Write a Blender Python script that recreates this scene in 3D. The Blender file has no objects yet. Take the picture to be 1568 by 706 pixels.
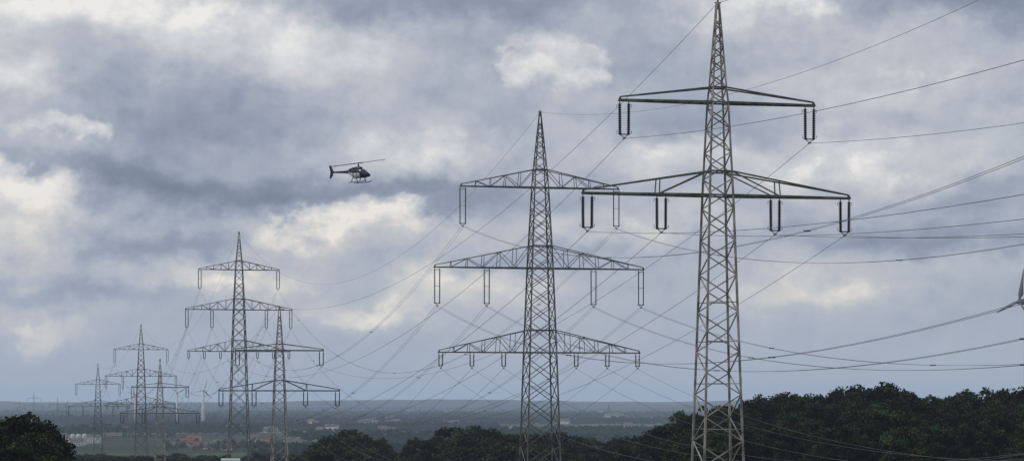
import bpy, math, random
import numpy as np
from mathutils import Vector, Matrix, noise
random.seed(7); rng=np.random.default_rng(7)
S=bpy.context.scene
F=3688.0; EYE_V=612.0
def bear(u,d): return (u-784.0)/F*d       # lateral metres of a surveyed bearing at distance d
def elev(v,d): return (EYE_V-v)/F*d       # height relative to eye level
def lin(r,g,b):
    f=lambda c:(c/255/12.92) if c/255<=.04045 else ((c/255+.055)/1.055)**2.4
    return (f(r),f(g),f(b),1)

# ------------------------------------------------------------------ camera
cam=bpy.data.cameras.new("camera"); co=bpy.data.objects.new("camera",cam); S.collection.objects.link(co)
co.location=(0,0,0); co.rotation_euler=(math.radians(90),0,0)
cam.sensor_width=36; cam.lens=F/1568*36; cam.shift_y=259/1568; cam.clip_start=.5; cam.clip_end=90000
S.camera=co
S.view_settings.view_transform='Standard'; S.view_settings.look='None'; S.view_settings.exposure=0

# ------------------------------------------------------------------ materials
def mat(name,col,rough=.7,metal=0,var=.25,scale=3,col2=None,spec=.3,vcol=None,objrand=False):
    m=bpy.data.materials.new(name); m.use_nodes=True; nt=m.node_tree; b=nt.nodes['Principled BSDF']
    b.inputs['Roughness'].default_value=rough; b.inputs['Metallic'].default_value=metal
    b.inputs['Specular IOR Level'].default_value=spec
    tc=nt.nodes.new('ShaderNodeTexCoord'); n=nt.nodes.new('ShaderNodeTexNoise'); n.inputs['Scale'].default_value=scale; n.inputs['Detail'].default_value=2
    nt.links.new(tc.outputs['Object'],n.inputs['Vector'])
    r=nt.nodes.new('ShaderNodeValToRGB'); c2=col2 or tuple(c*(1-var) for c in col)
    r.color_ramp.elements[0].position=.35; r.color_ramp.elements[1].position=.65
    r.color_ramp.elements[0].color=(*c2[:3],1); r.color_ramp.elements[1].color=(*[min(1,c*(1+var*.5)) for c in col[:3]],1)
    nt.links.new(n.outputs['Fac'],r.inputs['Fac']); out=r.outputs['Color']
    if vcol:
        a=nt.nodes.new('ShaderNodeAttribute'); a.attribute_name=vcol
        mx=nt.nodes.new('ShaderNodeMix'); mx.data_type='RGBA'; mx.blend_type='MULTIPLY'; mx.inputs[0].default_value=1
        nt.links.new(out,mx.inputs[6]); nt.links.new(a.outputs['Color'],mx.inputs[7]); out=mx.outputs[2]
    if objrand:
        oi=nt.nodes.new('ShaderNodeObjectInfo'); h=nt.nodes.new('ShaderNodeHueSaturation')
        mr=nt.nodes.new('ShaderNodeMapRange'); mr.inputs[3].default_value=.465; mr.inputs[4].default_value=.52
        mv=nt.nodes.new('ShaderNodeMapRange'); mv.inputs[3].default_value=.45; mv.inputs[4].default_value=1.6
        nt.links.new(oi.outputs['Random'],mr.inputs[0]); nt.links.new(oi.outputs['Random'],mv.inputs[0])
        nt.links.new(mr.outputs[0],h.inputs['Hue']); nt.links.new(mv.outputs[0],h.inputs['Value'])
        nt.links.new(out,h.inputs['Color']); out=h.outputs['Color']
    nt.links.new(out,b.inputs['Base Color'])
    return m
M_steel=mat('galvanised_steel',(.36,.335,.29),.6,.1,.55,.9)
M_steelg=mat('weathered_steel',(.16,.16,.155),.7,.1,.5,.8)
M_arm=mat('mossy_steel',(.145,.155,.12),.75,.05,.5,1.2)
M_ins=mat('brown_porcelain',(.018,.014,.016),.3,0,.3,4,spec=.4)
M_ins2=mat('grey_insulator',(.045,.045,.05),.4,0,.3,4,spec=.4)
M_wire=mat('aluminium_cable',(.15,.15,.155),.7,.2,.2,.5)
M_leaf=mat('foliage',(.033,.040,.016),.75,0,.4,.25,col2=(.012,.018,.008),spec=.1,vcol='tint',objrand=True)
M_leaffar=mat('foliage_far',(.034,.050,.028),.85,0,.4,.006,col2=(.016,.026,.019),spec=.05,vcol='tint')
M_bark=mat('bark',(.11,.095,.075),.9,0,.4,2)
M_navy=mat('navy_paint',(.016,.028,.060),.3,.0,.15,1,spec=.4)
M_white=mat('white_paint',(.78,.78,.78),.35,0,.06,1,spec=.5)
M_glass=mat('dark_glass',(.02,.03,.04),.06,0,.1,1,spec=.8)
M_dark=mat('dark_metal',(.03,.03,.032),.5,.3,.3,2)
M_turb=mat('turbine_paint',(.68,.69,.70),.5,0,.05,.2)
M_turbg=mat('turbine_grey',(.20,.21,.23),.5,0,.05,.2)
M_roofr=mat('red_roof_tiles',(.21,.085,.06),.8,0,.3,.4)
M_roofg=mat('grey_roof_tiles',(.12,.11,.11),.8,0,.3,.4)
M_wallw=mat('white_render_wall',(.62,.60,.56),.85,0,.1,.3)
M_wallb=mat('brick_wall',(.22,.13,.10),.85,0,.3,.6)
M_tyre=mat('tyre_rubber',(.02,.02,.02),.9,0,.2,5)

# ------------------------------------------------------------------ helpers
def mesh_obj(name,verts,faces,mats,parent=None,midx=None,smooth=False):
    me=bpy.data.meshes.new(name); me.from_pydata([tuple(v) for v in verts],[],[tuple(f) for f in faces]); me.update()
    for m in (mats if isinstance(mats,(list,tuple)) else [mats]): me.materials.append(m)
    if midx is not None: me.polygons.foreach_set('material_index',list(midx))
    if smooth: me.polygons.foreach_set('use_smooth',[True]*len(me.polygons))
    o=bpy.data.objects.new(name,me); S.collection.objects.link(o)
    if parent: o.parent=parent
    return o
def fast_mesh(name,V,Q,mat_,tint=None):
    me=bpy.data.meshes.new(name); nv=len(V); nf=len(Q)
    me.vertices.add(nv); me.vertices.foreach_set('co',np.asarray(V,dtype=np.float32).ravel())
    me.loops.add(nf*4); me.loops.foreach_set('vertex_index',np.asarray(Q,dtype=np.int32).ravel())
    me.polygons.add(nf); me.polygons.foreach_set('loop_start',np.arange(nf,dtype=np.int32)*4)
    me.update(calc_edges=True)
    me.materials.append(mat_)
    if tint is not None:
        a=me.color_attributes.new('tint','FLOAT_COLOR','POINT')
        c=np.ones((nv,4),dtype=np.float32); c[:,:3]=tint; a.data.foreach_set('color',c.ravel())
    return me
def empty(name,loc=(0,0,0),rotz=0):
    e=bpy.data.objects.new(name,None); S.collection.objects.link(e); e.location=loc; e.rotation_euler=(0,0,rotz); e.empty_display_size=1
    return e
class Beams:
    def __init__(s): s.v=[]; s.f=[]
    def add(s,a,b,w,w2=None):
        a=Vector(a); b=Vector(b); d=b-a
        if d.length<1e-4: return
        d.normalize(); up=Vector((0,0,1)) if abs(d.z)<.9 else Vector((0,1,0))
        x=d.cross(up).normalized(); y=d.cross(x).normalized(); w2=w2 or w; n=len(s.v)
        for p in (a,b):
            for sx,sy in ((-1,-1),(1,-1),(1,1),(-1,1)): s.v.append(p+x*sx*w/2+y*sy*w2/2)
        for i in range(4): s.f.append((n+i,n+(i+1)%4,n+4+(i+1)%4,n+4+i))
        s.f.append((n+3,n+2,n+1,n)); s.f.append((n+4,n+5,n+6,n+7))
    def obj(s,name,m,parent): return mesh_obj(name,s.v,s.f,m,parent)
def lathe(V,Fc,a,b,prof,seg=8):
    """prof: list of (t along a->b, radius)"""
    a=Vector(a); b=Vector(b); d=(b-a); L=d.length; d.normalize(); up=Vector((0,0,1)) if abs(d.z)<.9 else Vector((0,1,0))
    x=d.cross(up).normalized(); y=d.cross(x).normalized(); n=len(V)
    for t,r in prof:
        for k in range(seg):
            an=2*math.pi*k/seg; V.append(a+d*L*t+x*math.cos(an)*r+y*math.sin(an)*r)
    for i in range(len(prof)-1):
        for k in range(seg): Fc.append((n+i*seg+k,n+i*seg+(k+1)%seg,n+(i+1)*seg+(k+1)%seg,n+(i+1)*seg+k))
    Fc.append(tuple(n+k for k in range(seg))[::-1]); Fc.append(tuple(n+(len(prof)-1)*seg+k for k in range(seg)))

# ------------------------------------------------------------------ terrain
Rk=[0,100,217,335,500,700,1000,1300,2000,9000,12500,15000,40000]
Hk=[-1.7,-4,-7.4,-19,-29,-33,-45,-51,-53,-52,-22,-6,-60]
def sst(a,b,x):
    t=max(0,min(1,(x-a)/(b-a))); return t*t*(3-2*t)
def height(x,y):
    r=math.hypot(x,y)
    h=float(np.interp(r,Rk,Hk))
    if y>0:
        h+=12*sst(12,60,x)*sst(330,480,y)*(1-sst(800,1300,y))
    if 9000<r<20000:
        a=math.atan2(x,y); k=sst(9000,12500,r)*(1-sst(17000,20000,r))
        h+=k*(26*noise.noise(Vector((a*9,r/3500,1.3)))+9*noise.noise(Vector((a*34,r/1500,4)))+4*noise.noise(Vector((a*110,r/900,4))))
    if 2000<r<9000: h+=3*noise.noise(Vector((x/900,y/900,0)))
    if r<1300: h+=.5*noise.noise(Vector((x/45,y/45,0)))*min(1,r/30)
    return h
rad=[0.01]+list(np.geomspace(3,45000,210)); na=360
angs=[]
# denser angular spacing in the forward sector
fw=np.linspace(-math.radians(20),math.radians(20),240); bk=np.linspace(math.radians(20),math.radians(340),162)[1:-1]
angs=list(fw)+list(bk); na=len(angs)
V=[];Fc=[]
for r in rad:
    for a in angs:
        x=r*math.sin(a); y=r*math.cos(a); V.append((x,y,height(x,y)))
for i in range(len(rad)-1):
    for k in range(na): Fc.append((i*na+k,(i+1)*na+k,(i+1)*na+(k+1)%na,i*na+(k+1)%na)[::-1])
gm=bpy.data.materials.new('fields'); gm.use_nodes=True; nt=gm.node_tree; b=nt.nodes['Principled BSDF']; b.inputs['Roughness'].default_value=.95; b.inputs['Specular IOR Level'].default_value=.05
tc=nt.nodes.new('ShaderNodeTexCoord'); mp=nt.nodes.new('ShaderNodeMapping'); mp.inputs['Scale'].default_value=(1/300,1/800,0); mp.inputs['Rotation'].default_value=(0,0,.25)
nt.links.new(tc.outputs['Object'],mp.inputs['Vector'])
wn=nt.nodes.new('ShaderNodeTexVoronoi'); wn.inputs['Scale'].default_value=1; wn.distance='CHEBYCHEV'; nt.links.new(mp.outputs[0],wn.inputs['Vector'])
sp=nt.nodes.new('ShaderNodeSeparateColor'); nt.links.new(wn.outputs['Color'],sp.inputs[0])
rp=nt.nodes.new('ShaderNodeValToRGB'); rp.color_ramp.interpolation='CONSTANT'
els=[(0,(.06,.09,.03)),(.2,(.045,.06,.028)),(.4,(.24,.20,.11)),(.50,(.09,.13,.04)),(.66,(.035,.05,.022)),(.82,(.32,.28,.16)),(.91,(.07,.09,.04))]
cr=rp.color_ramp
while len(cr.elements)<len(els): cr.elements.new(.5)
for e,(p,c) in zip(cr.elements,els): e.position=p; e.color=(*c,1)
nt.links.new(sp.outputs[0],rp.inputs['Fac'])
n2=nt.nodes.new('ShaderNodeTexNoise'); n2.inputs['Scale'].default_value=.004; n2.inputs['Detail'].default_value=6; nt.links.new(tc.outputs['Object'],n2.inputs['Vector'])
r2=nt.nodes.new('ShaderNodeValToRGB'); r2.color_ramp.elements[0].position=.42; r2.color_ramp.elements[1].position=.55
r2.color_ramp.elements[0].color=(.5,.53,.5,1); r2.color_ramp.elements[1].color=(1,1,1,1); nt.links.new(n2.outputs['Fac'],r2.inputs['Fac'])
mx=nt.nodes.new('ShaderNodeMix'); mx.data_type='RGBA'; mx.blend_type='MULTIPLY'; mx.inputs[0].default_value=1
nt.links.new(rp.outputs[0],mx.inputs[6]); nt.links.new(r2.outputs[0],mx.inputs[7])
# wooded hills beyond the plain
ln=nt.nodes.new('ShaderNodeVectorMath'); ln.operation='LENGTH'; nt.links.new(tc.outputs['Object'],ln.inputs[0])
mr=nt.nodes.new('ShaderNodeMapRange'); mr.inputs[1].default_value=7500; mr.inputs[2].default_value=11500; nt.links.new(ln.outputs['Value'],mr.inputs[0])
nf=nt.nodes.new('ShaderNodeTexNoise'); nf.inputs['Scale'].default_value=.0018; nf.inputs['Detail'].default_value=3; nt.links.new(tc.outputs['Object'],nf.inputs['Vector'])
ma=nt.nodes.new('ShaderNodeMath'); ma.operation='ADD'; nt.links.new(mr.outputs[0],ma.inputs[0]); nt.links.new(nf.outputs['Fac'],ma.inputs[1])
mr2=nt.nodes.new('ShaderNodeMapRange'); mr2.inputs[1].default_value=.95; mr2.inputs[2].default_value=1.15; nt.links.new(ma.outputs[0],mr2.inputs[0])
mf=nt.nodes.new('ShaderNodeMix'); mf.data_type='RGBA'; nt.links.new(mr2.outputs[0],mf.inputs[0]); nt.links.new(mx.outputs[2],mf.inputs[6]); mf.inputs[7].default_value=(.022,.034,.026,1)
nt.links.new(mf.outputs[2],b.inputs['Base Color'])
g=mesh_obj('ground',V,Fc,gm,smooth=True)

# ------------------------------------------------------------------ haze: absorbing volume, its emission stands in for scattered light
hz=bpy.data.materials.new('haze_glow'); hz.use_nodes=True; nt=hz.node_tree; nt.nodes.clear()
SIG=6.0e-5
o_=nt.nodes.new('ShaderNodeOutputMaterial'); ab=nt.nodes.new('ShaderNodeVolumeAbsorption'); ab.inputs['Color'].default_value=(0,0,0,1); ab.inputs['Density'].default_value=SIG
em=nt.nodes.new('ShaderNodeEmission'); em.inputs['Color'].default_value=(.315,.395,.515,1); em.inputs['Strength'].default_value=SIG
ad=nt.nodes.new('ShaderNodeAddShader'); nt.links.new(ab.outputs[0],ad.inputs[0]); nt.links.new(em.outputs[0],ad.inputs[1]); nt.links.new(ad.outputs[0],o_.inputs['Volume'])
bx=40000
Vb=[(x,y,z) for z in (-300,160) for y in (-bx,bx) for x in (-bx,bx)]
Fb=[(0,2,3,1),(4,5,7,6),(0,1,5,4),(2,6,7,3),(0,4,6,2),(1,3,7,5)]
mesh_obj('haze',Vb,Fb,hz)

# ------------------------------------------------------------------ pylons
LINE=math.atan2(80.6,342)          # both lines run parallel, bearing west of view axis
LD=Vector((-math.sin(LINE),math.cos(LINE),0)); AD=Vector((math.cos(LINE),math.sin(LINE),0))
TYPES={
 'A':dict(prof=[(0,.12),(7.65,.62),(9.0,.75),(17.35,1.10),(41,1.82),(60,2.5)],
   arms=[dict(d=9.0,top=7.65,hl=9.2,ins=[-8.75,8.75],il=2.8,truss=0,pair=.42),
         dict(d=17.35,top=15.2,hl=12.6,ins=[-12.15,-5.3,5.45,12.15],il=2.8,truss=1,pair=.42)]),
 'B':dict(prof=[(0,.1),(8,.8),(10.5,.98),(21.7,1.5),(33.4,1.9),(48.5,2.35),(90,3.9)],
   arms=[dict(d=10.5,top=8.0,hl=11.3,ins=[-11,11],il=4.9,truss=2,pair=.4),
         dict(d=21.7,top=18.6,hl=15.0,ins=[-14.6,-7.6,7.7,14.6],il=4.7,truss=2,pair=.36),
         dict(d=33.4,top=30.3,hl=14.4,ins=[-14.1,-9.7,-5.2,5.2,9.7,14.1],il=1.6,truss=2,pair=.26)]),
}
def build_pylon(kind,x,y,ztip,detail=1,ms=None):
    T=TYPES[kind]; e=empty('transmission_tower',(x,y,ztip),LINE)
    zb=height(x,y)-.3-ztip; H=-zb
    P=T['prof']; hw=lambda d: float(np.interp(d,[p[0] for p in P],[p[1] for p in P]))
    B=Beams(); k=1.0 if detail==1 else 1.25
    leg=.18*k; br=.095*k
    # panel levels
    lv=[0.15]; 
    while lv[-1]<H-.5:
        w=hw(lv[-1])*2; lv.append(lv[-1]+max(.62,w*(.62 if kind=='A' else .72))*(1 if detail==1 else 1.3))
    lv[-1]=H
    cor=lambda d:[Vector((sx*hw(d),sy*hw(d),-d)) for sx,sy in ((-1,-1),(1,-1),(1,1),(-1,1))]
    C=[cor(d) for d in lv]
    for i in range(len(lv)-1):
        lw=leg*(.55+.45*min(1,lv[i]/18))
        for c in range(4):
            B.add(C[i][c],C[i+1][c],lw)
            c2=(c+1)%4
            par=(i+(c%2))%2
            if lv[i]<1.2: continue
            if kind=='B' and lv[i]>12:
                B.add(C[i][c],C[i+1][c2],br); B.add(C[i][c2],C[i+1][c],br)
            else:
                if par: B.add(C[i][c],C[i+1][c2],br)
                else: B.add(C[i][c2],C[i+1][c],br)
                if lv[i]>26 and kind=='A' : 
                    m=(C[i][c]+C[i+1][c])/2; m2=(C[i][c2]+C[i+1][c2])/2
                    if c in(0,2) and i%2: B.add(m,m2,br*.8)
    # peak
    B.add((0,0,-.6),(0,0,.25),.16*k); B.add((-.3,0,0),(.3,0,0),.10*k)
    for c in range(4): B.add((0,0,.0),C[0][c],leg*.6)
    B.obj('lattice_body',M_steel if kind=='A' else M_steelg,e)
    # arms
    R=Beams(); att=[]; IV=[];IF=[]; Hh=Beams()
    for a in T['arms']:
        d,top,hl=a['d'],a['top'],a['hl']; w0=hw(d); wt=hw(top)
        # body ring
        for dd in (d,top):
            cc=cor(dd)
            for c in range(4): R.add(cc[c],cc[(c+1)%4],.14*k)
        for s in (-1,1):
            rootb=[Vector((s*w0,q*w0,-d)) for q in(-1,1)]; tipb=[Vector((s*hl,q*.16,-d)) for q in(-1,1)]
            roott=[Vector((s*wt,q*wt,-top)) for q in(-1,1)]; tt=Vector((s*(hl-.1),0,-d+.30))
            for q in (0,1):
                R.add(rootb[q],tipb[q],(.20 if kind=='A' else .15)*k)
                R.add(roott[q],tt,(.13 if kind=='A' else .11)*k)
            R.add(tipb[0],tipb[1],.18*k); R.add(tipb[0]+Vector((0,.16,-.08)),tt,.18*k)
            n=14 if kind=='A' else 10
            if detail!=1: n=6
            pts=lambda q,t: rootb[q].lerp(tipb[q],t)
            for i in range(n):   # plan bracing
                t0=i/n;t1=(i+1)/n; q=i%2
                R.add(pts(q,t0),pts(1-q,t1),.08*k)
                R.add(pts(0,t1),pts(1,t1),.07*k)
            if a['truss']==1:
                for q in(0,1):
                    R.add(roott[q],pts(q,.40),.10*k)
                    R.add(pts(q,.40),roott[q].lerp(tt,.40),.09*k)
            if a['truss']==2:
                m=6 if hl>12 else 5
                for q in(0,1):
                    for i in range(1,m):
                        t=i/m; pb=pts(q,t); pt=roott[q].lerp(tt,t)
                        R.add(pb,pt,.075*k)
                        pb2=pts(q,(i-1)/m) ; pt2=roott[q].lerp(tt,(i-1)/m)
                        if i%2: R.add(pt2,pb,.075*k)
                        else: R.add(pb2,pt,.075*k)
        for ix in a['ins']:
            pr=a['pair']; il=a['il']; z0=-d-.05
            Hh.add((ix-pr,0,z0),(ix-pr,0,z0-.28),.07*k); Hh.add((ix+pr,0,z0),(ix+pr,0,z0-.28),.07*k)
            for q in(-1,1):
                if kind=='A' and detail==1:
                    nn=17; prof=[(0,.03)]
                    for i in range(nn): t=i/nn; prof+= [(t+.01,.09),(t+.022,.17),(t+.036,.17),(t+.05,.09)]
                    prof.append((1,.03)); seg=10
                elif detail==1 and kind=='B':
                    nn=20 if il>3 else 7; prof=[(0,.03)]; rr=.135 if il>3 else .16
                    for i in range(nn): t=i/nn; prof+= [(t+.16/nn,.06),(t+.4/nn,rr),(t+.6/nn,.06)]
                    prof.append((1,.03)); seg=7
                else: prof=[(0,.03),(.03,.11),(.97,.11),(1,.03)]; seg=5
                lathe(IV,IF,(ix+q*pr,0,z0-.25),(ix+q*pr*.95,0,z0-.2-il),prof,seg)
                if kind=='A' and detail==1:  # arcing horns
                    for zz,sg in((z0-.32,-1),(z0-.15-il,1)):
                        Hh.add((ix+q*pr,0,zz),(ix+q*(pr+.26),0,zz+sg*.05),.035); Hh.add((ix+q*(pr+.26),0,zz+sg*.05),(ix+q*(pr+.26),0,zz+sg*.3),.035)
            zb_=z0-.2-il
            Hh.add((ix-pr-.08,0,zb_),(ix+pr+.08,0,zb_),.10*k)
            Hh.add((ix-pr,0,zb_),(ix,0,zb_-.3),.06*k); Hh.add((ix+pr,0,zb_),(ix,0,zb_-.3),.06*k)
            Hh.add((ix,-.35,zb_-.36),(ix,.35,zb_-.36),.10*k)
            if kind=='B' and il>3:
                Hh.add((ix-pr-.08,0,z0-.3),(ix+pr+.08,0,z0-.3),.08*k)
                Hh.add((ix-pr,0,z0-il*.5-.2),(ix+pr,0,z0-il*.5-.2),.05*k)
            att.append((ix,zb_-.36))
    R.obj('crossarms',M_arm if kind=='A' else M_steelg,e)
    Hh.obj('insulator_fittings',M_steelg,e)
    mesh_obj('insulators',IV,IF,M_ins if kind=='A' else M_ins2,e)
    # footings
    Fo=Beams(); 
    for c in cor(H): Fo.add(c+Vector((0,0,-1)),c+Vector((0,0,.5)),.9)
    Fo.obj('footings',M_wallw,e)
    base=Vector((x,y,ztip))
    return dict(e=e,tip=base,att=[base+AD*ix+Vector((0,0,z)) for ix,z in att],nb=[ (abs(ix)) for ix,z in att],kind=kind)
def at(u,v,d): return (bear(u,d),d,elev(v,d))
A=build_pylon('A',*at(1099,5,217)); D=build_pylon('A',*at(428,470,500),2); Fp=build_pylon('A',*at(245,550,775),2)
Bp=build_pylon('B',*at(827,172,335)); C=build_pylon('B',*at(366,356,677),2); E=build_pylon('B',*at(216,497,1015),2); G=build_pylon('B',*at(150,557,1240),2)
def prev(T,L,dz):
    p=T['tip']-LD*L; return build_pylon(T['kind'],p.x,p.y,p.z+dz,2)
A0=prev(A,290,11.6); B0=prev(Bp,300,12)
far=[build_pylon('A',*at(88,607,2700),2),build_pylon('B',*at(52,600,3900),2),build_pylon('A',*at(30,611,4600),2),build_pylon('B',*at(103,612,3300),2)]

# ------------------------------------------------------------------ conductors
def wire_obj(name,splines,r):
    cu=bpy.data.curves.new(name,'CURVE'); cu.dimensions='3D'; cu.bevel_depth=r; cu.bevel_resolution=1; cu.use_fill_caps=False
    for pts in splines:
        sp=cu.splines.new('POLY'); sp.points.add(len(pts)-1)
        for i,p in enumerate(pts): sp.points[i].co=(p.x,p.y,p.z,1)
    cu.materials.append(M_wire); o=bpy.data.objects.new(name,cu); S.collection.objects.link(o); return o
def span(p,q,sag,n=48,off=Vector()):
    return [p.lerp(q,i/n)+Vector((0,0,-4*sag*(i/n)*(1-i/n)))+off for i in range(n+1)]
def connect(T1,T2,b,be,r):
    L=(T1['tip']-T2['tip']).length; sag=b*L*L/4; root=empty('power_line',T1['tip']); 
    sp=[span(T1['tip'],T2['tip'],be*L*L/4)]; spacers=Beams()
    for i,(p,q) in enumerate(zip(T1['att'],T2['att'])):
        bundled=T1['kind']=='B' and i<6
        sg=sag*(1+.03*math.sin(i*2.3))
        if bundled:
            for o in(-.2,.2): sp.append(span(p,q,sg,off=AD*o))
            n=max(2,int(L/55)); 
            for k in range(1,n):
                t=(k+.3*math.sin(i*3+k))/n; m=p.lerp(q,t)+Vector((0,0,-4*sg*t*(1-t)))
                spacers.add(m-AD*.3,m+AD*.3,.10)
        else: sp.append(span(p,q,sg))
    w=wire_obj('conductors',sp,r); w.parent=root; w.matrix_parent_inverse=Matrix.Translation(-T1['tip'])
    if spacers.v:
        s_=spacers.obj('spacers',M_dark,root); s_.matrix_parent_inverse=Matrix.Translation(-T1['tip'])
connect(A,A0,.00044,.00040,.020); connect(A,D,.00044,.00042,.020); connect(D,Fp,.00044,.00042,.024)
connect(Bp,B0,.00069,.000614,.018); connect(Bp,C,.00069,.000614,.018); connect(C,E,.00069,.000614,.022); connect(E,G,.00069,.000614,.026)

# ------------------------------------------------------------------ trees
def leaf_quads(P,N,size,rng):
    n=len(P); r=rng.normal(size=(n,3)); nn=N*1.0+r*.7; nn/=np.linalg.norm(nn,axis=1,keepdims=True)
    a=np.cross(nn,rng.normal(size=(n,3))); a/=np.linalg.norm(a,axis=1,keepdims=True); b=np.cross(nn,a)
    s=size*(.6+.8*rng.random((n,1))); asp=.5+.5*rng.random((n,1))
    V=np.stack([P-a*s-b*s*asp*.4,P+a*s*.3-b*s*asp,P+a*s+b*s*asp*.3,P-a*s*.2+b*s*asp],1).reshape(-1,3)
    Q=np.arange(n*4).reshape(-1,4); return V,Q
def make_crown(rng,H,W,nclump,nleaf,ls,low=.28):
    """crown of leaf clumps, tree base at 0"""
    Vs=[];Ts=[];cl=[]
    cz=H*(low+1)/2; rz=H*(1-low)/2
    for i in range(nclump):
        d=rng.normal(size=3); d/=np.linalg.norm(d); rr=(rng.random()**.33)*.86
        c=np.array([d[0]*W*rr,d[1]*W*rr,cz+d[2]*rz*rr*.95])
        k=1-.30*max(0,(c[2]-cz)/rz); c[0]*=k;c[1]*=k
        r=W*(.15+.17*rng.random()); cl.append((c,r))
        n=nleaf; dd=rng.normal(size=(n,3)); dd/=np.linalg.norm(dd,axis=1,keepdims=True)
        dd[:,2]=np.where(dd[:,2]<-.3,-dd[:,2]*.6,dd[:,2])
        rad=r*(.6+.65*rng.random((n,1)))*np.array([[1,1,.8]])
        P=c+dd*rad
        v,q=leaf_quads(P,dd,ls,rng); Vs.append(v)
        t=(.4+1.15*rng.random())*(.75+.5*rng.random((n,1)))
        tt=np.repeat(t*np.array([[1+.15*rng.normal(),1,1-.1*rng.random()]]),4,axis=0); Ts.append(tt)
    V=np.concatenate(Vs); T=np.clip(np.concatenate(Ts),.2,2.2); return V,np.arange(len(V)).reshape(-1,4),T,cl
def tree_mesh(i,H=20,W=6,nclump=60,nleaf=150,ls=.26,low=.26):
    r=np.random.default_rng(100+i); V,Q,T,cl=make_crown(r,H,W,nclump,nleaf,ls,low)
    leaf=fast_mesh('crown',V,Q,M_leaf,T)
    tv=[];tf=[]
    ctrl=[(0,.42),(.08,.32),(.35,.25),(.7,.14),(1,.05)]
    lathe(tv,tf,(0,0,-1),(W*.08*r.normal(),W*.08*r.normal(),H*.86),ctrl,8)
    for c,rad in cl[:22]:
        z=max(H*.2,c[2]-1.0-H*.22*r.random()); z=min(z,H*.75)
        lathe(tv,tf,(0,0,z),tuple(c),[(0,.13),(.5,.08),(1,.025)],5)
    tm=bpy.data.meshes.new('trunk'); tm.from_pydata([tuple(v) for v in tv],[],tf); tm.materials.append(M_bark)
    return leaf,tm,H
specs=[(20,6,64,150,.27,.22),(20,5,56,150,.26,.18),(20,7,70,150,.28,.3),(20,5.5,46,140,.26,.35),(20,8,74,140,.28,.2),(20,4.2,44,150,.25,.12)]
TM=[tree_mesh(i,*s) for i,s in enumerate(specs)]
def put_tree(x,y,top,parent=None,wide=1.0,kind=None,name='broadleaf_tree'):
    h=height(x,y); H=max(5,top-h); lm,tm,_=TM[kind if kind is not None else random.randrange(len(TM))]
    s=H/20.0; sw=s*wide*random.uniform(.9,1.15)
    def mk(nm,me,par):
        o=bpy.data.objects.new(nm,me); S.collection.objects.link(o); o.parent=par; return o
    if parent is None:
        e=empty(name,(x,y,h)); e.scale=(sw,sw,s); e.rotation_euler=(0,0,random.random()*6.28); mk('crown',lm,e); mk('trunk',tm,e)
    else:
        rz=random.random()*6.28
        for nm,me in(('crown',lm),('trunk',tm)):
            o=mk(nm,me,parent); o.location=(x,y,h); o.scale=(sw,sw,s); o.rotation_euler=(0,0,rz)
def curve(kn): 
    us=[k[0] for k in kn]; vs=[k[1] for k in kn]; return lambda u: float(np.interp(u,us,vs))
wood=empty('woodland')
TR=curve([(900,702),(935,688),(980,668),(1030,634),(1070,622),(1120,618),(1160,612),(1200,603),(1260,604),(1310,596),(1370,588),(1400,596),(1440,606),(1475,596),(1520,588),(1560,594),(1700,590)])
for d,lo,step in((560,0,20),(520,4,24),(480,22,27),(440,46,30),(405,70,34)):
    u=900+random.uniform(0,20)
    while u<1720:
        dd=d+random.uniform(-14,14); top=elev(TR(u)-4+lo*random.uniform(.6,1.3)+random.uniform(-9,13),dd)
        if lo<20 or u>960+lo: put_tree(bear(u,dd),dd,top,wood,.9 if lo<40 else .88)
        u+=step*random.uniform(.7,1.3)
# copse in the middle
cop=empty('copse')
TMid=curve([(440,700),(480,680),(505,660),(530,658),(560,668),(600,676),(640,672),(680,656),(715,652),(740,650),(790,658),(830,660),(880,668),(920,676),(960,668)])
for d,lo,step in((700,0,19),(640,8,24),(580,20,30),(520,38,34)):
    u=452+random.uniform(0,20)
    while u<985:
        dd=d+random.uniform(-20,20); top=elev(TMid(u)-3+lo*random.uniform(.6,1.3)+random.uniform(-6,10),dd)
        put_tree(bear(u,dd),dd,top,cop,.95); u+=step*random.uniform(.7,1.3)
hed=empty('hedgerow_trees')
for d,lo,hi,u0,u1,st in((1150,688,698,90,470,15),(980,692,702,80,470,18),(820,697,706,90,470,24)):
    u=u0
    while u<u1:
        dd=d+random.uniform(-40,40); put_tree(bear(u,dd),dd,elev(random.uniform(lo,hi),dd),hed,1.2); u+=st*random.uniform(.6,1.4)
# nearer individual trees at the left
for u,v,d,w,k in((28,624,300,1.05,0),(70,640,310,.9,2),(-15,632,320,1,4),(92,668,330,.7,3),(52,655,285,.9,4),(5,660,280,.9,1)):
    put_tree(bear(u,d),d,elev(v,d),None,w,k)

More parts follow.
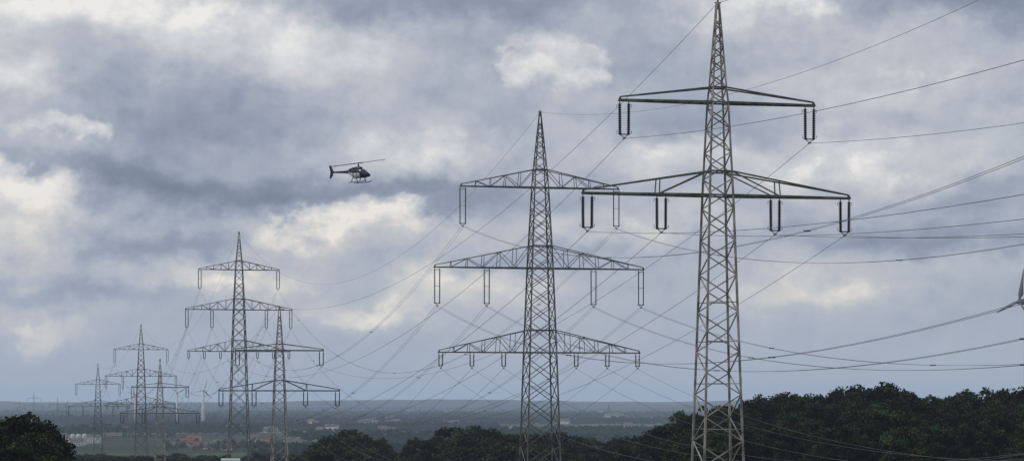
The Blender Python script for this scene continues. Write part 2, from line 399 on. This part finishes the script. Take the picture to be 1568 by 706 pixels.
# ------------------------------------------------------------------ distant tree belts on the plain (one mesh)
tmpl=[]
for i in range(6):
    r=np.random.default_rng(500+i); V_,Q_,T_,_=make_crown(r,1.0,.42,12,14,.07,.02); tmpl.append((V_,T_))
tm2=[]
for i in range(4):
    r=np.random.default_rng(600+i); V_,Q_,T_,_=make_crown(r,1.0,.5,6,7,.16,.0); tm2.append((V_,T_))
VV=[];TT=[]
def far_tree(x,y,H,wide=1):
    t=(tmpl if y<4200 else tm2)[random.randrange(4)]
    a=random.random()*6.28; c,s=math.cos(a),math.sin(a); v=t[0].copy(); 
    x_=v[:,0]*c-v[:,1]*s; y_=v[:,0]*s+v[:,1]*c; h=height(x,y)
    VV.append(np.stack([x_*H*wide+x,y_*H*wide+y,v[:,2]*H+h-1],1)); TT.append(t[1]*random.uniform(.7,1.3))
for k in range(140):
    d=1500*(8.5**(random.random())) ; hl=random.uniform(40,260)*(d/3000)**.5; cx=random.uniform(-.24,.24)*d; an=random.uniform(-.5,.5)
    rows=random.choice((1,1,1,2,3)); stp=9*max(1,d/4500)
    n=int(2*hl/stp); hh=random.uniform(7,13)
    for i in range(n):
        if random.random()<.12: continue
        t=-hl+i*stp
        for r_ in range(rows):
            x=cx+t*math.cos(an)+random.uniform(-3,3); y=d+t*math.sin(an)+r_*11+random.uniform(-4,4)
            if -.20<x/y<-.075 and 1400<y<3150 : continue
            if y<1450: continue
            far_tree(x,y,hh*random.uniform(.7,1.25),random.uniform(.9,1.3))
# garden trees among the village houses
for i in range(110):
    u=random.uniform(255,470); dd=random.uniform(2450,2950); far_tree(bear(u,dd),dd,random.uniform(6,11),1.0)
# closed woods
for (u,d,w,dp) in ((130,3600,260,80),(210,5200,500,150),(480,4200,330,120),(650,3000,170,100),(560,6500,700,200),(900,5200,450,150),(1000,3300,250,120),(760,8000,900,250),(300,8500,900,250),(1050,7500,700,200),(20,6000,500,200),(600,2100,120,60),(860,2500,160,60)):
    st=10*max(1,d/4000)
    for i in range(int(w*2/st)):
        for j in range(int(dp/st/1.5)):
            far_tree(bear(u,d)-w+i*st+random.uniform(-5,5),d+j*st*1.5+random.uniform(-5,5),random.uniform(12,19),1.2)
VV=np.concatenate(VV); TT=np.clip(np.concatenate(TT),.2,2.2)
me=fast_mesh('distant_treeline',VV,np.arange(len(VV)).reshape(-1,4),M_leaffar,TT)
o=bpy.data.objects.new('distant_treeline',me); S.collection.objects.link(o)
print('far faces',len(VV)//4)

# ------------------------------------------------------------------ village houses
def house(x,y,L,W,hw_,hr,rot,wall,roof,name='house'):
    e=empty(name,(x,y,height(x,y)),rot); l=L/2; w=W/2
    v=[(-l,-w,-1),(l,-w,-1),(l,w,-1),(-l,w,-1),(-l,-w,hw_),(l,-w,hw_),(l,w,hw_),(-l,w,hw_),(-l,0,hr),(l,0,hr)]
    f=[(0,1,5,4),(1,2,6,9,5),(2,3,7,6),(3,0,4,8,7)]
    mesh_obj('walls',v,f,wall,e)
    ov=.5; t=.3; k=(hr-hw_)/w
    rv=[];rf=[]
    for s in(-1,1):
        n=len(rv)
        for dz in(0.05,t): rv+= [(-l-ov,s*(w+ov),hw_-k*ov+dz),(l+ov,s*(w+ov),hw_-k*ov+dz),(l+ov,0,hr+dz),(-l-ov,0,hr+dz)]
        rf+= [(n,n+1,n+2,n+3),(n+4,n+5,n+6,n+7),(n,n+1,n+5,n+4),(n+1,n+2,n+6,n+5),(n+3,n,n+4,n+7)]
    mesh_obj('roof',rv,rf,roof,e)
    B=Beams()
    for s in(-1,1):
        i=-l+1.8
        while i<l-1:
            for z in ([1.5] if hw_<4.5 else [1.5,4.3]): B.add((i,s*(w+.02),z-.6),(i,s*(w+.02),z+.6),1.1,.06)
            i+=3
    for s in(-1,1): B.add((s*(l+.02),0,1),(s*(l+.02),0,2.2),.06,1.0)
    B.obj('windows',M_glass,e)
    Cc=Beams(); Cc.add((l*.4,.6,hr-.8),(l*.4,.6,hr+1.1),.8); Cc.obj('chimney',M_wallb,e)
hl_=[(286,676,2750,15,10,4.5,9,.1,M_wallw,M_roofr),(297,672,2950,17,10,5,10,-.2,M_wallw,M_roofr),(303,679,2650,12,9,3.5,7.5,.6,M_wallb,M_roofr),(320,680,2620,12,9,4,8,.2,M_wallw,M_roofg),
(334,676,2750,13,9,4.5,8.5,-.3,M_wallw,M_roofg),(347,682,2550,11,9,3.5,7,.1,M_wallw,M_roofg),(272,681,2600,12,9,4,8,-.4,M_wallb,M_roofg),(388,670,3050,15,10,5,9,.2,M_wallw,M_roofg),
(404,676,2800,14,10,5,8.5,.0,M_wallb,M_roofr),(454,677,2750,14,10,5,8.5,.3,M_wallw,M_roofg),(447,672,2950,20,12,5,8,.1,M_wallw,M_roofg),(128,671,2950,42,18,8,10,.05,M_wallw,M_roofg),(117,676,2800,16,11,6,9,.3,M_wallw,M_roofg),
(690,652,4700,30,16,8,13,.2,M_wallw,M_roofg),(480,655,4300,26,16,8,12,.2,M_wallw,M_roofr),(508,656,4200,24,14,8,12,-.2,M_wallw,M_roofg),(940,634,6500,50,20,10,15,.1,M_wallw,M_roofg),(175,668,3200,20,12,5,9,.1,M_wallb,M_roofg),
(560,650,4900,30,16,8,12,.1,M_wallw,M_roofg),(240,660,3900,26,14,7,11,.3,M_wallw,M_roofg),(360,658,4100,30,14,7,11,-.1,M_wallw,M_roofg),(420,652,4600,26,14,7,11,.1,M_wallw,M_roofr)]
for (u,v,d,L,W,a,b_,r,wm,rm) in hl_: house(bear(u,d),d,L,W,a,b_,r,wm,rm,'farm_building' if L>40 else 'house')
for i in range(34):
    cu_=random.choice((395,600,720,500,180,870,950)); dd=random.uniform(3500,6800); 
    house(bear(cu_+random.gauss(0,22),dd),dd,random.uniform(14,26),random.uniform(10,14),random.uniform(5,8),random.uniform(9,12),random.uniform(-.6,.6),M_wallw if random.random()<.7 else M_wallb,random.choice((M_roofr,M_roofg,M_roofg,M_roofg)))
# silos
e=empty('silo',(bear(120,2850),2850,height(bear(120,2850),2850)))
v=[];f=[]
for i in range(3): lathe(v,f,(i*7-7,0,-1),(i*7-7,0,13),[(0,2.8),(.88,2.8),(.95,2.2),(1,.3)],14)
mesh_obj('silo_tanks',v,f,M_wallw,e)
# church spire on the plain
e=empty('church',(bear(932,6800),6800,height(bear(932,6800),6800)))
v=[];f=[]; lathe(v,f,(0,0,-1),(0,0,42),[(0,4),(.55,4),(.56,4.2),(1,.2)],4); mesh_obj('tower_and_spire',v,f,M_roofg,e)
v=[];f=[]; 
mesh_obj('nave',[(5,-8,0),(30,-8,0),(30,8,0),(5,8,0),(5,-8,10),(30,-8,10),(30,8,10),(5,8,10),(5,0,17),(30,0,17)],[(0,1,5,4),(1,2,6,9,5),(2,3,7,6),(3,0,4,8,7),(4,5,9,8),(7,6,9,8)],M_roofg,e)

# ------------------------------------------------------------------ wind turbines
def turbine(x,y,hub,rb,yaw,phase,rt,m=M_turb):
    zg=height(x,y); e=empty('wind_turbine',(x,y,zg),yaw); H=hub-zg
    v=[];f=[]; lathe(v,f,(0,0,-1),(0,0,H-1.2),[(0,rt),(.5,rt*.8),(1,rt*.55)],20); mesh_obj('tower',v,f,m,e,smooth=True)
    v=[];f=[]; lathe(v,f,(0,6.5,H+.4),(0,-4.2,H+.4),[(0,.8),(.05,1.7),(.3,2.1),(.8,2.0),(1,1.5)],14); mesh_obj('nacelle',v,f,m,e,smooth=True)
    v=[];f=[]; lathe(v,f,(0,-4.2,H+.4),(0,-7.2,H+.4),[(0,1.6),(.4,1.7),(.8,1.0),(1,.1)],14); mesh_obj('hub',v,f,m,e,smooth=True)
    v=[];f=[]
    for k in range(3):
        a=phase+k*2*math.pi/3; dr=Vector((math.sin(a),0,math.cos(a))); tn=Vector((math.cos(a),0,-math.sin(a))); n=len(v)
        st=[(0,.9,.9,.5),(.06,.9,.8,.5),(.2,1.9,.45,.6),(.5,1.2,.28,.3),(.85,.65,.14,.1),(1,.15,.06,.0)]
        for t,c,th,tw in st:
            ca,sa=math.cos(tw),math.sin(tw); cd=tn*ca+Vector((0,1,0))*sa; nd=tn*(-sa)+Vector((0,1,0))*ca
            o=Vector((0,-5.6,H+.4))+dr*(1+t*rb)
            for kx,ky in((-.6,0),(0,1),(1.2,0),(0,-1)): v.append(o+cd*kx*c+nd*ky*th)
        for i in range(len(st)-1):
            for q in range(4): f.append((n+i*4+q,n+i*4+(q+1)%4,n+(i+1)*4+(q+1)%4,n+(i+1)*4+q))
    mesh_obj('blades',v,f,m,e,smooth=True)
turbine(bear(1570.0,1500),1500,elev(463,1500),20,math.radians(-58),math.radians(-108),1.1,M_turbg)
turbine(bear(311,4300),4300,elev(597,4300),20,math.radians(25),.3,3.6)
turbine(bear(271,4700),4700,elev(601,4700),22,math.radians(25),1.1,2.8)
turbine(bear(207,5200),5200,elev(604,5200),22,math.radians(25),.8,2.4)

# ------------------------------------------------------------------ helicopter
d=455; he=empty('helicopter',(bear(549,d),d,elev(266,d)))
he.rotation_euler=(math.radians(0),math.radians(-1),math.radians(-33))
st=[(2.75,-.42,.04,.04),(2.62,-.42,.28,.2),(2.25,-.36,.48,.4),(1.8,-.22,.62,.60),(1.3,-.04,.72,.80),(.7,.04,.76,.92),(0,.06,.76,.95),(-.7,.06,.73,.92),(-1.25,.16,.62,.78),(-1.7,.32,.45,.54),(-2.2,.44,.31,.36),(-3,.5,.24,.26),(-4.5,.56,.19,.20),(-6.2,.63,.13,.14),(-6.5,.64,.03,.03)]
v=[];f=[];mi=[];seg=20
for x,zc,hw2,hh in st:
    for k in range(seg):
        a=2*math.pi*k/seg; c,s=math.cos(a),math.sin(a); v.append((x,hw2*math.copysign(abs(c)**.8,c),zc+hh*math.copysign(abs(s)**.85,s)))
for i in range(len(st)-1):
    for k in range(seg):
        f.append((i*seg+k,i*seg+(k+1)%seg,(i+1)*seg+(k+1)%seg,(i+1)*seg+k))
        am=360*(k+.5)/seg; x=(st[i][0]+st[i+1][0])/2
        side=(18<am<52) or (128<am<162)
        if x>1.0 and x<2.4 and 8<am<172: mi.append(2)
        elif (am>185 and am<355) and x>-2.3 and x<.7: mi.append(1)
        elif -1.0<x<=1.0 and side and i!=5: mi.append(2)
        else: mi.append(0)
f.append(tuple(range(seg))); mi.append(0); f.append(tuple((len(st)-1)*seg+k for k in range(seg))); mi.append(0)
mesh_obj('fuselage',v,f,[M_navy,M_white,M_glass],he,mi,True)
v=[];f=[]; lathe(v,f,(.9,0,1.02),(-2.3,0,.86),[(0,.1),(.12,.30),(.4,.38),(.7,.34),(1,.12)],14); mesh_obj('engine_cowling',v,f,M_navy,he,smooth=True)
v=[];f=[]; lathe(v,f,(0,0,1.2),(0,0,2.05),[(0,.16),(.4,.09),(1,.08)],10); lathe(v,f,(0,0,1.5),(0,0,1.6),[(0,.25),(1,.25)],12); mesh_obj('rotor_mast',v,f,M_dark,he)
Bm=Beams(); ya=math.radians(33); dv=Vector((math.cos(ya),math.sin(ya),0)); hub=Vector((0,0,1.98))
tipR=hub+dv*5.1+Vector((0,0,.62)); tipL=hub-dv*5.1-Vector((0,0,.60))
Bm.add(hub,hub+dv*.9+Vector((0,0,.1)),.22,.16); Bm.add(hub,hub-dv*.9-Vector((0,0,.1)),.22,.16)
Bm.add(hub+dv*.7+Vector((0,0,.08)),tipR,.33,.06); Bm.add(hub-dv*.7-Vector((0,0,.08)),tipL,.33,.10)
Bm.obj('main_rotor',M_dark,he)
def plate(pts,t,axis):
    n=len(pts); ofs=Vector((0,t/2,0)) if axis=='y' else Vector((0,0,t/2))
    vv=[Vector(p)-ofs for p in pts]+[Vector(p)+ofs for p in pts]; ff=[tuple(range(n))[::-1],tuple(range(n,2*n))]+[(i,(i+1)%n,n+(i+1)%n,n+i) for i in range(n)]
    return vv,ff
vv,ff=plate([(-5.75,0,.62),(-6.55,0,1.95),(-6.95,0,2.0),(-6.6,0,.7),(-6.85,0,-.45),(-6.5,0,-.5),(-6.0,0,.4)],.12,'y'); mesh_obj('tail_fin',vv,ff,M_navy,he)
vv,ff=plate([(-4.5,-1.0,.58),(-4.5,1.0,.58),(-5.0,1.0,.58),(-5.0,-1.0,.58)],.09,'z'); mesh_obj('horizontal_stabiliser',vv,ff,M_navy,he)
Bm=Beams(); Bm.add((-6.3,.3,-.15),(-6.45,.3,1.4),.14,.03); Bm.add((-6.38,0,.63),(-6.38,.34,.63),.1); Bm.obj('tail_rotor',M_white,he)
Bm=Beams()
for s in(-1,1):
    p=[(-1.7,s*.98,-1.65),(1.7,s*.98,-1.65),(2.05,s*.98,-1.55),(2.3,s*.98,-1.35)]
    for a,b_ in zip(p,p[1:]): Bm.add(a,b_,.12)
    for x in(-.95,1.0): Bm.add((x,s*.45,-.75),(x,s*.85,-1.2),.10); Bm.add((x,s*.85,-1.2),(x,s*.98,-1.65),.10)
for x in(-.95,1.0): Bm.add((x,-.46,-.76),(x,.46,-.76),.10)
Bm.add((1.5,-.2,-.75),(1.5,.2,-.75),.3)
Bm.obj('landing_skids',M_ins2,he)
Bm=Beams()
for s in(-1,1):
    for x in(1.05,.1,-.75): Bm.add((x,s*.68,.55),(x,s*.76,-.5),.09)
Bm.obj('door_frames',M_navy,he)

# ------------------------------------------------------------------ van whose roof shows at the lower edge
dx,dy=bear(353,214),214.0; van=empty('van',(dx,dy,height(dx,dy)),.12)
prof=[(-2.5,.45),(-2.5,1.15),(-2.42,1.9),(-2.2,2.32),(-1.6,2.39),(1.0,2.37),(1.35,2.2),(2.0,1.3),(2.6,1.02),(2.72,.5)]
v=[];f=[];n=len(prof); W=1.0
for k,(xx,ins) in enumerate(((-1.0,0),(-.97,.04),(.97,.04),(1.0,0))):
    for (yy,zz) in prof:
        tz=.12*max(0,(zz-1.1)); sx=math.copysign(abs(xx)-tz,xx); z2=zz-(.07 if ins==0 and zz>1.9 else 0); v.append((sx,yy,z2))
for k in range(3):
    for i in range(n): f.append((k*n+i,k*n+(i+1)%n,(k+1)*n+(i+1)%n,(k+1)*n+i))
f.append(tuple(range(n))[::-1]); f.append(tuple(range(3*n,4*n)))
mesh_obj('body',v,f,mat('silver_green_paint',(.42,.50,.46),.35,.2,.06,1,spec=.5),van)
Bm=Beams(); Bm.add((0,-2.50,1.40),(0,-2.38,2.22),1.45,.05)
for s in(-1,1):
    for y0,y1 in((-2.1,-.9),(-.7,.3),(.4,1.3)): Bm.add((s*.935,y0,1.7),(s*.935,y1,1.7),.05,.5)
Bm.add((0,1.42,2.13),(0,1.98,1.38),1.55,.05)
Bm.obj('windows',M_glass,van)
v=[];f=[]
for s in(-1,1):
    for y in(-1.6,1.75): lathe(v,f,(s*.75,y,.33),(s*1.0,y,.33),[(0,.33),(1,.33)],18)
mesh_obj('wheels',v,f,M_tyre,van)

# ------------------------------------------------------------------ world : Nishita sky + cloud deck
w=bpy.data.worlds.new("World"); S.world=w; w.use_nodes=True; nt=w.node_tree; nt.nodes.clear(); nd=nt.nodes; lk=nt.links
try:
    w.cycles.sampling_method='MANUAL'; w.cycles.sample_map_resolution=256
except Exception as ex: print(ex)
SUN_EL=math.radians(48); SUN_DIR=Vector((-.75,-.35,0)).normalized(); rot=math.atan2(SUN_DIR.x,SUN_DIR.y)
sky=nd.new('ShaderNodeTexSky'); sky.sky_type='NISHITA'; sky.sun_disc=False; sky.sun_elevation=SUN_EL; sky.sun_rotation=rot
def setin(sock,v):
    if isinstance(v,bpy.types.NodeSocket): lk.new(v,sock)
    else: sock.default_value=v
def mth(op,a,b=None,c=None,clamp=False):
    n=nd.new('ShaderNodeMath'); n.operation=op; n.use_clamp=clamp; setin(n.inputs[0],a)
    if b is not None: setin(n.inputs[1],b)
    if c is not None: setin(n.inputs[2],c)
    return n.outputs[0]
def vm(op,a,b=None,scale=None):
    n=nd.new('ShaderNodeVectorMath'); n.operation=op; setin(n.inputs[0],a)
    if b is not None: setin(n.inputs[1],b)
    if scale is not None: n.inputs['Scale'].default_value=scale
    return n.outputs['Value'] if op=='LENGTH' else n.outputs['Vector']
def noi(vec,scale,detail=6,rough=.55,dist=0):
    n=nd.new('ShaderNodeTexNoise'); n.inputs['Scale'].default_value=scale; n.inputs['Detail'].default_value=detail; n.inputs['Roughness'].default_value=rough; n.inputs['Distortion'].default_value=dist
    lk.new(vec,n.inputs['Vector']); return n
def mrange(v,a,b,c=0,d_=1,smooth=True):
    n=nd.new('ShaderNodeMapRange'); n.interpolation_type='SMOOTHSTEP' if smooth else 'LINEAR'; setin(n.inputs[0],v)
    for i,k in enumerate((a,b,c,d_)): setin(n.inputs[i+1],k)
    return n.outputs[0]
def mixc(f_,a,b):
    n=nd.new('ShaderNodeMix'); n.data_type='RGBA'; setin(n.inputs[0],f_); setin(n.inputs[6],a); setin(n.inputs[7],b); return n.outputs[2]
tc=nd.new('ShaderNodeTexCoord'); D0=vm('SCALE',tc.outputs['Generated'],scale=10.0)
sepn=nd.new('ShaderNodeSeparateXYZ'); lk.new(D0,sepn.inputs[0]); Z=sepn.outputs[2]
Vn=vm('MULTIPLY',D0,(1,1,1.35))
w2=noi(Vn,2.0,5,.62)
W2=vm('MULTIPLY',vm('SUBTRACT',w2.outputs['Color'],(.5,.5,.5)),(.80,0,.48))
Wp=vm('ADD',D0,W2)
def blobs(lst,outer=1.25,inner=0.0,P=None):
    tot=None
    for (u,v,ru,rv,amp) in lst:
        c=((u-784)/368.8,10.0,(612-v)/368.8)
        s=(368.8/ru,.4,368.8/rv)
        L=vm('LENGTH',vm('MULTIPLY',vm('SUBTRACT',P or Wp,c),s))
        g_=mrange(L,outer,inner,0,amp)
        tot=g_ if tot is None else mth('ADD',tot,g_)
    return tot
Vb_=vm('ADD',Vn,vm('SCALE',W2,scale=.35))
N1=noi(Vb_,1.15,5,.5).outputs['Fac']
N2=noi(Vn,4.2,5,.6).outputs['Fac']; N2b=noi(vm('ADD',Vn,(-.03,0,.07)),4.2,4,.6).outputs['Fac']
bil=mth('ABSOLUTE',mth('MULTIPLY',mth('SUBTRACT',N2,.5),2.0))       # cauliflower creases
bright=blobs([(60,40,260,100,.34),(330,35,200,85,.30),(20,140,100,45,.26),(480,75,140,65,.22),(125,215,130,52,.16),
 (1170,40,180,60,.24),(1400,130,280,90,.20),(640,235,170,55,.22),(1010,240,160,50,.22),(1290,255,280,55,.30),(1520,230,120,60,.2),
 (40,335,140,65,.28),(10,400,110,50,.26),(540,350,210,50,.26),(330,425,190,50,.26),(560,475,190,38,.24),(720,440,160,38,.22),(60,500,170,34,.20),
 (980,345,190,45,.20),(1250,440,280,50,.20),(1480,400,150,34,.16),(1100,330,120,40,.16)])
dark=blobs([(720,15,340,45,.36),(1450,15,270,48,.32),(140,85,110,35,.12),(330,210,280,95,.24),(420,300,360,42,.40),(150,280,230,30,.24),(760,200,100,40,.12),
 (1060,185,210,45,.16),(700,305,210,40,.18),(230,375,160,30,.28),(820,400,190,35,.16),(1380,365,270,32,.26),(180,455,180,26,.16),(1480,300,150,30,.14)])
PL=[(835,112,125,66,1.0),(120,215,130,50,.72),(35,328,140,62,.95),(530,348,200,44,.95),(1230,450,230,32,.5),(560,478,190,30,.62),(650,236,150,46,.48),(1470,398,90,18,.42),(1180,45,190,48,.55),(290,35,230,80,.62),(60,40,230,80,.75),(700,436,140,30,.5),(1010,232,110,42,.42),(340,430,160,34,.6),(1290,258,240,36,.45),(1400,125,190,46,.36),(60,505,190,28,.42),(970,345,150,32,.42)]
puffs=blobs(PL,1.15,.0)
puffs_up=blobs(PL,1.15,.0,P=vm('ADD',Wp,(-.05,0,.11)))
G=mth('SUBTRACT',puffs,puffs_up)                                     # + on the sunlit upper-left rims
rel=mth('MULTIPLY',mth('SUBTRACT',N2,N2b),.6)
L=mth('ADD',.545,bright); L=mth('SUBTRACT',L,dark)
fade=mrange(Z,.1,.7,.2,1.0)
tex=mth('ADD',mth('MULTIPLY',mth('SUBTRACT',N1,.5),.65),mth('ADD',mth('MULTIPLY',rel,.6),mth('MULTIPLY',mth('SUBTRACT',.2,bil),.12)))
L=mth('ADD',L,mth('MULTIPLY',tex,fade))
edge=mth('ADD',puffs,mth('ADD',mth('MULTIPLY',mth('SUBTRACT',N2,.5),1.25),mth('MULTIPLY',mth('SUBTRACT',N1,.5),1.0)))
width=mrange(G,-.25,.12,.85,.22)
pm=mrange(edge,.18,mth('ADD',.18,width))
stg=mrange(puffs,.15,.8,.22,.60)
pb=mth('ADD',mth('ADD',.83,mth('MULTIPLY',rel,1.9)),mth('MULTIPLY',bil,-.2))
pb=mth('ADD',pb,mth('MULTIPLY',G,.42))
pL=mth('MULTIPLY_ADD',mth('SUBTRACT',pb,L),mth('MULTIPLY',pm,stg),L)
cr=nd.new('ShaderNodeValToRGB'); lk.new(pL,cr.inputs['Fac'])
cols=[(0,(110,119,137)),(.2,(129,138,157)),(.38,(148,156,173)),(.52,(165,172,186)),(.68,(186,190,198)),(.84,(209,210,213)),(1,(236,234,231))]
while len(cr.color_ramp.elements)<len(cols): cr.color_ramp.elements.new(.5)
for e_,(p,c) in zip(cr.color_ramp.elements,cols): e_.position=p; e_.color=lin(*c)
warm=mth('MULTIPLY',mrange(Z,1.1,.6,0,1),mrange(pL,.55,.9,0,1))
tint=mixc(mth('MULTIPLY',warm,.8),(1,1,1,1),(1.0,.955,.88,1))
mm=nd.new('ShaderNodeMix'); mm.data_type='RGBA'; mm.blend_type='MULTIPLY'; mm.inputs[0].default_value=1; lk.new(cr.outputs[0],mm.inputs[6]); lk.new(tint,mm.inputs[7])
cloud=vm('SCALE',mm.outputs[2],scale=10.3)
cover=mrange(mth('ADD',N1,mth('MULTIPLY',puffs,.5)),.30,.46,.90,1.0)
fin=mixc(cover,sky.outputs[0],cloud)
bg=nd.new('ShaderNodeBackground'); bg.inputs['Strength'].default_value=.1; lk.new(fin,bg.inputs['Color'])
wo=nd.new('ShaderNodeOutputWorld'); lk.new(bg.outputs[0],wo.inputs['Surface'])

sl=bpy.data.lights.new('sun','SUN'); sl.energy=1.2; sl.angle=math.radians(12); sl.color=(1,.95,.88)
so=bpy.data.objects.new('sun',sl); S.collection.objects.link(so)
dr=Vector((SUN_DIR.x*math.cos(SUN_EL),SUN_DIR.y*math.cos(SUN_EL),math.sin(SUN_EL)))
so.rotation_euler=dr.to_track_quat('Z','Y').to_euler()
